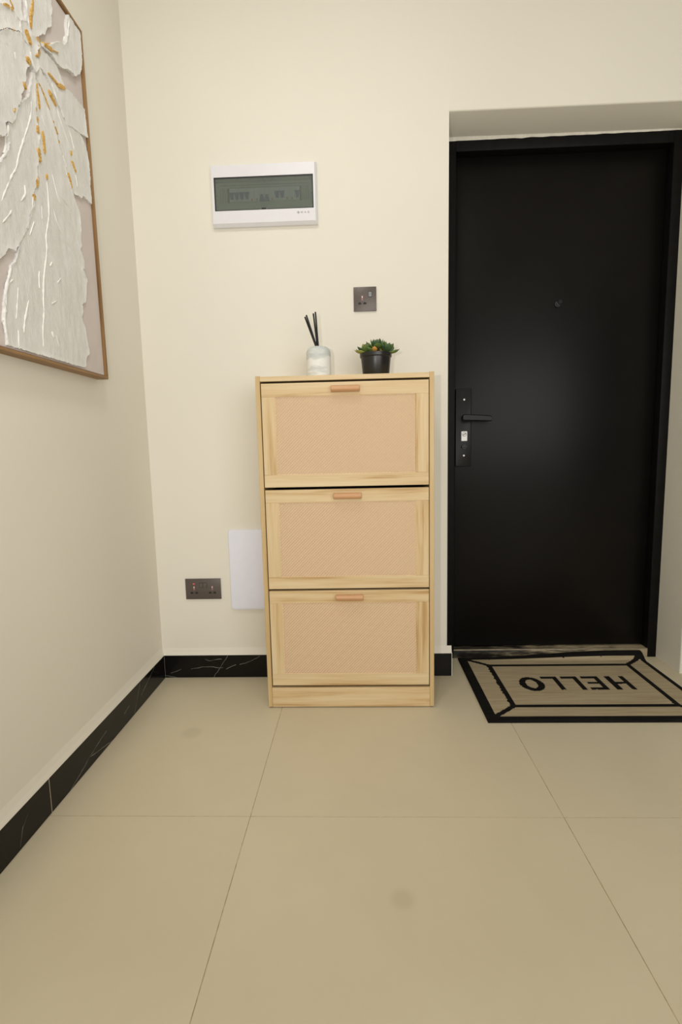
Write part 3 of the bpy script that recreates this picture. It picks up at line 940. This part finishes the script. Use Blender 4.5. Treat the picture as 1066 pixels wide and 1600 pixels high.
s1 = thing('wall_socket', (0.8722, 0, 1.4578), 'square gunmetal wall socket with one rocker switch above the cabinet', 'socket')
plate(s1, 0.8292, 0.9152, 1.4568, 1.5450)
outlet(s1, 0.8617, 1.5045)
fr_ = boxpart('switch_frame', s1, M['hole'], (0.8845, 0.8983, -0.0068, -0.006, 1.5068, 1.5286))
boxpart('rocker_switch', s1, M['rocker'], (0.8856, 0.8972, -0.0090, -0.006, 1.5080, 1.5262), 0.0012)
s2 = thing('wall_socket', (0.1893, 0, 0.3375), 'wide gunmetal double wall socket with a red light above the skirting', 'socket')
plate(s2, 0.1163, 0.2623, 0.3375, 0.4235)
outlet(s2, 0.1517, 0.3843, M['red_led'])
outlet(s2, 0.2272, 0.3843)
boxpart('switch_frame', s2, M['hole'], (0.1745, 0.2055, -0.0067, -0.006, 0.3855, 0.4068))
boxpart('rocker_switch', s2, M['rocker_dark'], (0.1756, 0.1875, -0.0085, -0.006, 0.3866, 0.4057), 0.001)
boxpart('rocker_switch', s2, M['rocker_dark'], (0.1888, 0.2044, -0.0092, -0.006, 0.3866, 0.4057), 0.001)

# blank cover plate half hidden by the cabinet
cp = thing('cover_plate', (0.50, 0, 0.2935), 'blank white cover plate on the wall, half hidden behind the shoe cabinet', 'cover plate')
bm = bmesh.new(); rounded_rect(bm, 0.3045, 0.7045, 0.2935, 0.6235, -0.0105, 0, 0.012)
finish('lid', bm, M['white_dull'], cp, True, 0.0022, 2)
bm = bmesh.new(); rounded_rect(bm, 0.3065, 0.7025, 0.2955, 0.6215, -0.003, 0, 0.011)
finish('base_frame', bm, M['white_plastic'], cp, True)

# ------------------------------------------------------------------ door mat
MX0, MX1, MY0, MY1, TH = 1.262, 2.056, -0.374, 0.160, 0.010
mat = thing('door_mat', ((MX0 + MX1) / 2, (MY0 + MY1) / 2, 0), 'beige woven door mat with black border lines reading HELLO at the door', 'door mat')
def sstep(a, b, x):
    q = min(1, max(0, (x - a) / (b - a)))
    return q * q * (3 - 2 * q)
def curl(x, y, z):
    r = sstep(1.32, 1.95, x) * sstep(0.105, 0.155, y)
    rr = 0.35 * sstep(1.95, 2.05, x) * sstep(0.02, 0.16, y)
    return (x, min(y, 0.1645) - 0.006 * (1 - r) * sstep(0.10, 0.16, y), z + 0.027 * r + 0.0)
def letter_at(x, y):
    v = (-0.0435 - y) / 0.1115
    if not -0.12 <= v <= 1.12:
        return None
    e = ((x - 1.4985) / 0.0465) ** 2 + ((y + 0.1055) / 0.0595) ** 2
    i = ((x - 1.4985) / 0.0215) ** 2 + ((y + 0.1045) / 0.0355) ** 2
    if e <= 1 and i >= 1:
        return 'letter_o'
    if not 0 <= v <= 1:
        return None
    for nm, a, b in (('letter_l', 1.550, 1.6144), ('letter_l.001', 1.6275, 1.6925)):
        if a <= x <= b and (x >= b - 0.020 or v <= 0.17):
            return nm
    if 1.7095 <= x <= 1.776 and (x >= 1.756 or v <= 0.165 or v >= 0.835 or (0.42 <= v <= 0.58 and x >= 1.716)):
        return 'letter_e'
    if 1.803 <= x <= 1.8795 and (x >= 1.8585 or x <= 1.824 or 0.42 <= v <= 0.59):
        return 'letter_h'
    return None
IX0, IX1, IY0, IY1 = 1.366, 1.966, -0.286, 0.076      # inner line rectangle, outer edge
BX0, BX1, BY0, BY1 = MX0 + 0.034, MX1 - 0.024, MY0 + 0.028, 0.128
LWX, LWY = 0.021, 0.0195
def segdist(x, y, a, b):
    dx, dy = b[0] - a[0], b[1] - a[1]
    q = max(0, min(1, ((x - a[0]) * dx + (y - a[1]) * dy) / (dx * dx + dy * dy)))
    return math.hypot(x - a[0] - q * dx, y - a[1] - q * dy)
def region(x, y):
    if x < BX0 or x > BX1 or y < BY0 or y > BY1:
        return 'border'
    if IX0 <= x <= IX1 and IY0 <= y <= IY1:
        if x < IX0 + LWX or x > IX1 - LWX or y < IY0 + LWY or y > IY1 - LWY:
            return 'inner_line'
        return letter_at(x, y) or 'mat_body'
    for a, b in (((BX0, BY0), (IX0 + 0.01, IY0 + 0.008)), ((BX1, BY0), (IX1 - 0.01, IY0 + 0.008)), ((BX0, BY1), (IX0 + 0.01, IY1 - 0.008)), ((BX1, BY1), (IX1 - 0.01, IY1 - 0.008))):
        if segdist(x, y, a, b) < 0.0095:
            return 'inner_line'
    return 'mat_body'
NX, NY = 210, 140
parts = {}
def vkey(i, j):
    return (i, j)
for i in range(NX):
    for j in range(NY):
        xm, ym = MX0 + (MX1 - MX0) * (i + 0.5) / NX, MY0 + (MY1 - MY0) * (j + 0.5) / NY
        wob = 0.0008 * noise.noise((xm * 60, ym * 60, 0))
        parts.setdefault(region(xm + wob, ym + wob), []).append((i, j))
def mat_mesh(cells, name, m, whole=False):
    idx, V, Fc = {}, [], []
    def vid(i, j, low=False):
        k = (i, j, low)
        if k not in idx:
            x, y = MX0 + (MX1 - MX0) * i / NX, MY0 + (MY1 - MY0) * j / NY
            edge = min(i, NX - i, j, NY - j)
            z = TH - (0.0035 if edge == 0 else 0.001 if edge == 1 else 0)
            if low:
                z = 0.0006
            q = curl(x, y, z)
            idx[k] = len(V)
            V.append(tuple(Vector(q) - Vector(mat.location)))
        return idx[k]
    for i, j in cells:
        Fc.append((vid(i, j), vid(i + 1, j), vid(i + 1, j + 1), vid(i, j + 1)))
    if whole:
        for i in range(NX):
            Fc.append((vid(i, 0), vid(i, 0, True), vid(i + 1, 0, True), vid(i + 1, 0)))
            Fc.append((vid(i, NY), vid(i + 1, NY), vid(i + 1, NY, True), vid(i, NY, True)))
        for j in range(NY):
            Fc.append((vid(0, j), vid(0, j + 1), vid(0, j + 1, True), vid(0, j, True)))
            Fc.append((vid(NX, j), vid(NX, j, True), vid(NX, j + 1, True), vid(NX, j + 1)))
        for i in range(0, NX, 5):
            for j in range(0, NY, 5):
                Fc.append((vid(i, j, True), vid(i, j + 5, True), vid(i + 5, j + 5, True), vid(i + 5, j, True)))
    me = bpy.data.meshes.new(name)
    me.from_pydata(V, [], Fc)
    me.polygons.foreach_set('use_smooth', [True] * len(me.polygons))
    return link_mesh(name.split('.')[0], me, m, mat)
for nm, cells in parts.items():
    mat_mesh(cells, nm, M['mat_beige'] if nm == 'mat_body' else M['mat_black'], nm == 'border')

# ------------------------------------------------------------------ painting on the left wall
PY0, PY1, PZ0, PZ1, PT = -1.165, -0.3655, 1.1780, 2.1915, 0.035
pa = thing('framed_painting', (0, (PY0 + PY1) / 2, PZ0), 'taupe canvas with thick white textured petals and gold streaks in a thin wooden frame', 'painting')
FW = 0.0075
boxpart('frame_bar', pa, M['frame_wood'], (0.001, PT, PY0, PY1, PZ0, PZ0 + FW), 0.0006, 1)
boxpart('frame_bar', pa, M['frame_wood'], (0.001, PT, PY0, PY1, PZ1 - FW, PZ1), 0.0006, 1)
boxpart('frame_bar', pa, M['frame_wood_z'], (0.001, PT, PY1 - FW, PY1, PZ0 + FW, PZ1 - FW), 0.0006, 1)
boxpart('frame_bar', pa, M['frame_wood_z'], (0.001, PT, PY0, PY0 + FW, PZ0 + FW, PZ1 - FW), 0.0006, 1)
XC = 0.0275
boxpart('backing', pa, M['inside'], (0.001, 0.008, PY0 + FW, PY1 - FW, PZ0 + FW, PZ1 - FW))
CY0, CY1, CZ0, CZ1 = PY0 + FW + 0.003, PY1 - FW - 0.003, PZ0 + FW + 0.003, PZ1 - FW - 0.003
canvas = boxpart('canvas', pa, M['canvas'], (0.008, XC, CY0, CY1, CZ0, CZ1), 0.001, 1)
PETALS = [
    [(-638, 1900), (-625, 1899), (-609, 1885), (-580, 1850), (-545, 1785), (-510, 1734), (-491, 1687), (-474, 1661), (-459, 1641), (-460, 1623), (-460, 1588), (-461, 1550), (-473, 1538), (-458, 1519), (-454, 1499), (-461, 1483), (-469, 1483), (-448, 1459), (-457, 1426), (-462, 1390), (-485, 1378), (-483, 1357), (-494, 1339), (-478, 1312), (-473, 1282), (-467, 1242), (-486, 1223), (-493, 1197), (-509, 1193), (-604, 1193), (-701, 1193), (-786, 1193), (-824, 1193), (-835, 1193), (-835, 1209), (-838, 1242), (-841, 1246), (-832, 1289), (-823, 1317), (-807, 1351), (-804, 1357), (-795, 1382), (-780, 1394), (-766, 1423), (-754, 1453), (-709, 1516), (-692, 1555), (-676, 1609), (-660, 1650), (-638, 1747), (-637, 1811), (-631, 1878)],
    [(-637, 1929), (-612, 1935), (-593, 1924), (-569, 1913), (-560, 1904), (-539, 1881), (-515, 1871), (-488, 1863), (-461, 1872), (-422, 1878), (-399, 1866), (-381, 1847), (-381, 1836), (-381, 1797), (-381, 1757), (-381, 1714), (-382, 1702), (-421, 1701), (-433, 1701), (-441, 1690), (-454, 1691), (-478, 1684), (-493, 1686), (-514, 1722), (-524, 1758), (-545, 1790), (-560, 1822), (-580, 1850), (-601, 1865), (-616, 1887), (-636, 1901), (-648, 1910)],
    [(-605, 1982), (-590, 1989), (-561, 1990), (-531, 1994), (-513, 1986), (-503, 1971), (-487, 1957), (-484, 1958), (-465, 1967), (-437, 1968), (-403, 1968), (-381, 1970), (-381, 1911), (-381, 1890), (-422, 1878), (-461, 1872), (-488, 1863), (-510, 1876), (-529, 1890), (-548, 1903), (-566, 1915), (-576, 1931), (-595, 1932), (-616, 1932), (-623, 1941), (-622, 1959)],
    [(-633, 1899), (-642, 1895), (-650, 1865), (-664, 1833), (-682, 1808), (-706, 1782), (-732, 1733), (-748, 1714), (-756, 1714), (-765, 1683), (-759, 1669), (-765, 1648), (-790, 1618), (-797, 1606), (-837, 1571), (-853, 1534), (-878, 1465), (-872, 1408), (-850, 1376), (-830, 1387), (-816, 1396), (-802, 1416), (-790, 1419), (-776, 1419), (-769, 1432), (-737, 1471), (-715, 1500), (-712, 1519), (-701, 1541), (-684, 1556), (-677, 1575), (-687, 1584), (-667, 1616), (-657, 1643), (-658, 1659), (-646, 1693), (-634, 1749), (-641, 1787), (-638, 1831), (-631, 1878)],
    [(-661, 2043), (-666, 2016), (-662, 1996), (-649, 1998), (-677, 1983), (-679, 1987), (-700, 1989), (-712, 2007), (-718, 2025), (-706, 2043), (-669, 2073), (-660, 2064)],
    [(-638, 1978), (-617, 1992), (-581, 2027), (-571, 2031), (-561, 2053), (-537, 2076), (-530, 2095), (-532, 2108), (-523, 2131), (-527, 2142), (-521, 2153), (-522, 2165), (-564, 2158), (-600, 2129), (-635, 2091), (-644, 2056), (-644, 2034), (-648, 2007), (-636, 1998)],
    [(-743, 1971), (-727, 1982), (-709, 1988), (-697, 1990), (-704, 1998), (-712, 2007), (-719, 2019), (-751, 2007), (-797, 1961), (-808, 1921)],
    [(-774, 1945), (-743, 1970), (-724, 1983), (-706, 1988), (-683, 1981), (-675, 1984), (-679, 1960), (-710, 1942), (-732, 1930), (-751, 1912), (-782, 1885), (-818, 1871), (-813, 1904)],
    [(-618, 1988), (-603, 1994), (-589, 1998), (-557, 2017), (-522, 2049), (-495, 2071), (-479, 2072), (-462, 2094), (-453, 2121), (-450, 2156), (-442, 2177), (-411, 2177), (-381, 2177), (-381, 2143), (-381, 2134), (-381, 2105), (-392, 2065), (-398, 2054), (-416, 2038), (-432, 2026), (-445, 2025), (-467, 2019), (-498, 2002), (-527, 1995), (-549, 2001), (-568, 1997), (-597, 1988)],
    [(-752, 1910), (-732, 1928), (-682, 1956), (-678, 1951), (-670, 1948), (-651, 1946), (-650, 1932), (-654, 1904), (-669, 1886), (-676, 1874), (-676, 1856), (-689, 1837), (-683, 1843), (-692, 1820), (-703, 1808), (-703, 1791), (-717, 1770), (-732, 1735), (-748, 1714), (-760, 1714), (-774, 1701), (-773, 1678), (-782, 1668), (-789, 1664), (-819, 1652), (-841, 1687), (-834, 1743), (-829, 1797), (-814, 1849)],
    [(-683, 1982), (-662, 1995), (-643, 1999), (-637, 1983), (-617, 1991), (-601, 1984), (-619, 1961), (-620, 1943), (-613, 1928), (-631, 1900), (-647, 1909), (-651, 1931), (-651, 1946), (-672, 1950), (-682, 1956)],
]
RIDGES = [
    (5, [(-442, 2177), (-440, 2163), (-454, 2116), (-469, 2086)]),
    (4, [(-643, 2057), (-642, 2030), (-639, 2004)]),
    (4, [(-650, 1939), (-645, 1920), (-635, 1900)]),
    (3, [(-622, 1942), (-613, 1932), (-578, 1930), (-563, 1906)]),
    (4, [(-552, 1929), (-528, 1895), (-498, 1867), (-475, 1845), (-461, 1812)]),
    (3, [(-539, 1881), (-519, 1848), (-493, 1816), (-482, 1799)]),
    (4, [(-656, 1818), (-666, 1777), (-699, 1712), (-728, 1656), (-743, 1620), (-771, 1583)]),
    (4, [(-756, 1603), (-794, 1542), (-807, 1518)]),
    (5, [(-758, 1708), (-764, 1676), (-770, 1645), (-793, 1614)]),
    (3, [(-613, 1813), (-600, 1794)]),
    (3, [(-636, 1805), (-637, 1730)]),
    (3, [(-527, 1765), (-509, 1739)]),
    (3, [(-466, 1743), (-459, 1713)]),
    (5, [(-615, 1652), (-615, 1615), (-620, 1565), (-640, 1507), (-643, 1472), (-664, 1404), (-668, 1390), (-676, 1347), (-681, 1301), (-692, 1260), (-696, 1217)]),
    (3, [(-587, 1683), (-568, 1636), (-553, 1621)]),
    (3, [(-597, 1594), (-580, 1562), (-543, 1532), (-503, 1511)]),
    (2, [(-549, 1645), (-499, 1629)]),
    (2, [(-649, 1578), (-652, 1544)]),
    (3, [(-687, 1523), (-710, 1482)]),
    (4, [(-776, 1338), (-784, 1304), (-794, 1262)]),
    (4, [(-790, 1236), (-794, 1198)]),
    (4, [(-739, 1319), (-762, 1265), (-770, 1235)]),
    (6, [(-796, 1374), (-821, 1318), (-827, 1288), (-837, 1247), (-833, 1209), (-833, 1193)]),
    (4, [(-812, 1469), (-784, 1499), (-776, 1511)]),
    (3, [(-606, 1401), (-588, 1419)]),
    (3, [(-640, 1338), (-619, 1350)]),
    (3, [(-652, 1264), (-645, 1249)]),
    (4, [(-715, 1595), (-716, 1575), (-736, 1550)]),
    (4, [(-621, 1449), (-634, 1435)]),
    (2, [(-634, 1257), (-625, 1230)]),
    (3, [(-683, 1406), (-687, 1394), (-690, 1362)]),
    (3, [(-792, 1351), (-805, 1340)]),
    (2, [(-743, 1895), (-735, 1890)]),
    (2, [(-712, 1892), (-711, 1878)]),
]
GOLD = [
    (5, [(-743, 1970), (-724, 1982), (-709, 1987), (-697, 1988), (-681, 1983)]),
    (2, [(-712, 2003), (-699, 1993)]),
    (7, [(-732, 1929), (-710, 1942), (-684, 1956)]),
    (6, [(-613, 2081), (-620, 2056), (-628, 2031), (-634, 2000)]),
    (12, [(-660, 1979), (-654, 1969), (-643, 1956)]),
    (8, [(-618, 1988), (-592, 1998), (-543, 2015)]),
    (2, [(-543, 2015), (-514, 2029)]),
    (7, [(-613, 1977), (-603, 1972), (-609, 1959), (-627, 1942)]),
    (16, [(-658, 1917), (-660, 1901)]),
    (5, [(-569, 1943), (-538, 1944), (-527, 1942)]),
    (8, [(-528, 1939), (-506, 1950), (-487, 1957)]),
    (10, [(-685, 1842), (-689, 1826)]),
    (4, [(-624, 1882), (-624, 1861), (-621, 1823)]),
    (2, [(-635, 1844), (-637, 1808)]),
    (3, [(-616, 1887), (-593, 1868), (-576, 1847)]),
    (7, [(-577, 1845), (-569, 1832), (-560, 1826)]),
    (4, [(-557, 1819), (-546, 1805)]),
    (3, [(-544, 1792), (-538, 1775)]),
    (9, [(-572, 1900), (-558, 1890), (-541, 1878)]),
    (5, [(-636, 1796), (-636, 1782)]),
    (8, [(-640, 1773), (-640, 1754)]),
    (6, [(-616, 1774), (-615, 1751), (-615, 1720)]),
    (12, [(-646, 1717), (-643, 1701), (-640, 1686)]),
    (3, [(-482, 1799), (-481, 1787)]),
    (5, [(-481, 1773), (-464, 1750)]),
    (10, [(-655, 1644), (-667, 1613)]),
    (8, [(-614, 1671), (-615, 1657)]),
    (9, [(-680, 1591), (-680, 1577)]),
    (6, [(-509, 1727), (-499, 1709), (-495, 1691)]),
    (2, [(-732, 1757), (-737, 1746)]),
    (2, [(-751, 1912), (-746, 1918)]),
    (2, [(-557, 2020), (-540, 2034)]),
]

def mirror(poly, c=-0.735):
    return [(round(2000 * c - y), z) for y, z in poly][::-1]
PETALS = [mirror(PETALS[8]), mirror(PETALS[2])] + PETALS
PETALS = [[(min(max(y / 1000, CY0 + 0.001), CY1 - 0.001), min(max(z / 1000, CZ0 + 0.001), CZ1 - 0.001)) for y, z in p] for p in PETALS]
BASE = [0.0025 + 0.00055 * k for k in range(len(PETALS))]
def inside(p, poly):
    c = False
    n = len(poly)
    j = n - 1
    for i in range(n):
        (xi, yi), (xj, yj) = poly[i], poly[j]
        if (yi > p[1]) != (yj > p[1]) and p[0] < (xj - xi) * (p[1] - yi) / (yj - yi) + xi:
            c = not c
        j = i
    return c
def dense(poly, step=0.0026, jit=0.0020, seed=0.0):
    out = []
    n = len(poly)
    for i in range(n):
        a, b = Vector(poly[i]), Vector(poly[(i + 1) % n])
        L = (b - a).length
        k = max(1, int(L / step))
        nn = Vector((-(b - a).y, (b - a).x)) / max(L, 1e-6)
        for s in range(k):
            q = a + (b - a) * s / k
            d = jit * (noise.noise((q.x * 130, q.y * 130, seed)) + 1.0 * noise.noise((q.x * 420, q.y * 420, seed + 5)))
            q = q + nn * d
            q = Vector((min(max(q.x, CY0 + 0.0005), CY1 - 0.0005), min(max(q.y, CZ0 + 0.0005), CZ1 - 0.0005)))
            if not out or (q - out[-1]).length > 0.0008:
                out.append(q)
    return out
import numpy as np
for k, poly in enumerate(PETALS):
    bd = dense(poly, seed=k * 3.1)
    nb = len(bd)
    pts = list(bd)
    xs_, ys_ = [p.x for p in bd], [p.y for p in bd]
    bnp = np.array([(p.x, p.y) for p in bd])
    grid = 0.006
    x = min(xs_)
    while x < max(xs_):
        y = min(ys_)
        while y < max(ys_):
            q = (x + random.uniform(-0.002, 0.002), y + random.uniform(-0.002, 0.002))
            if inside(q, [(p.x, p.y) for p in bd]) and ((bnp - q) ** 2).sum(1).min() > 0.003 ** 2:
                pts.append(Vector(q))
            y += grid
        x += grid
    # a ring of points just inside the edge carries the raised rim
    res = delaunay_2d_cdt(pts, [], [list(range(nb))], 1, 1e-6)
    vv, ff = res[0], res[2]
    bm = bmesh.new()
    vs = []
    for p in vv:
        d = math.sqrt(((bnp - (p.x, p.y)) ** 2).sum(1).min())
        rim = 0.0030 * math.exp(-(d / 0.005) ** 2) * (0.6 + 0.8 * noise.noise((p.x * 25, p.y * 25, k * 7.7)))
        st = 0.0012 * noise.noise((p.x * 70, p.y * 18, k * 2.3)) + 0.0009 * noise.noise((p.x * 160, p.y * 60, k))
        vs.append(bm.verts.new((XC + BASE[k] + max(-0.001, rim) + st, p.x, p.y)))
    for f in ff:
        try:
            bm.faces.new([vs[i] for i in f])
        except ValueError:
            pass
    be = [e for e in bm.edges if len(e.link_faces) == 1]
    r = bmesh.ops.extrude_edge_only(bm, edges=be)
    for v in r['geom']:
        if isinstance(v, bmesh.types.BMVert):
            v.co.x = XC - 0.0005
    finish('petal', bm, M['plaster'], pa, True, angle=50)
def height(y, z):
    h = 0.0
    for k, poly in enumerate(PETALS):
        if inside((y, z), poly):
            h = BASE[k]
    return h
def smooth_line(pts, step=0.003):
    out = []
    n = len(pts)
    P = [Vector((y / 1000, z / 1000)) for y, z in pts]
    for i in range(n - 1):
        p0, p1, p2, p3 = P[max(i - 1, 0)], P[i], P[i + 1], P[min(i + 2, n - 1)]
        k = max(2, int((p2 - p1).length / step))
        for s in range(k):
            u = s / k
            out.append(0.5 * ((2 * p1) + (p2 - p0) * u + (2 * p0 - 5 * p1 + 4 * p2 - p3) * u * u + (3 * p1 - p0 - 3 * p2 + p3) * u ** 3))
    out.append(P[-1])
    return out
def strip(name, w, pts, mat, lift, flat, seed, jit):
    L = smooth_line(pts)
    n = len(L)
    bm = bmesh.new()
    rings = []
    for i, q in enumerate(L):
        a, b = L[max(i - 1, 0)], L[min(i + 1, n - 1)]
        d = (b - a).normalized() if (b - a).length > 1e-7 else Vector((0, 1))
        nn = Vector((-d.y, d.x))
        u = i / (n - 1)
        tp = min(1, 5 * u + 0.25) * min(1, 5 * (1 - u) + 0.25)
        ring = []
        for s in range(7):
            ang = math.pi * s / 6
            hw = w / 2000 * tp * max(0.06, 1 + jit * noise.noise((q.x * 60, q.y * 60, seed)) + 0.6 * noise.noise((q.x * 330, q.y * 330, seed + (9 if s > 3 else 0))))
            off_ = nn * math.cos(ang) * hw
            y = min(max(q.x + off_.x, CY0 + 0.0005), CY1 - 0.0005); z = min(max(q.y + off_.y, CZ0 + 0.0005), CZ1 - 0.0005)
            x = XC + height(q.x, q.y) + (lift if 0 < s < 6 else -0.001) + math.sin(ang) * hw * flat
            ring.append(bm.verts.new((x, y, z)))
        rings.append(ring)
    for a, b in zip(rings, rings[1:]):
        for s in range(6):
            bm.faces.new((a[s], a[s + 1], b[s + 1], b[s]))
    bm.faces.new(rings[0]); bm.faces.new(rings[-1][::-1])
    return finish(name, bm, mat, pa, True, angle=60)
for k, (w, pts) in enumerate(RIDGES):
    strip('paint_ridge', w * 1.0, pts, M['plaster_white'], 0.0010, 0.6, k * 1.3, 1.3)
for k, (w, pts) in enumerate(GOLD):
    strip('gold_streak', w * 1.15, pts, M['gold'], 0.0032, 0.12, k * 1.9 + 50, 0.6)
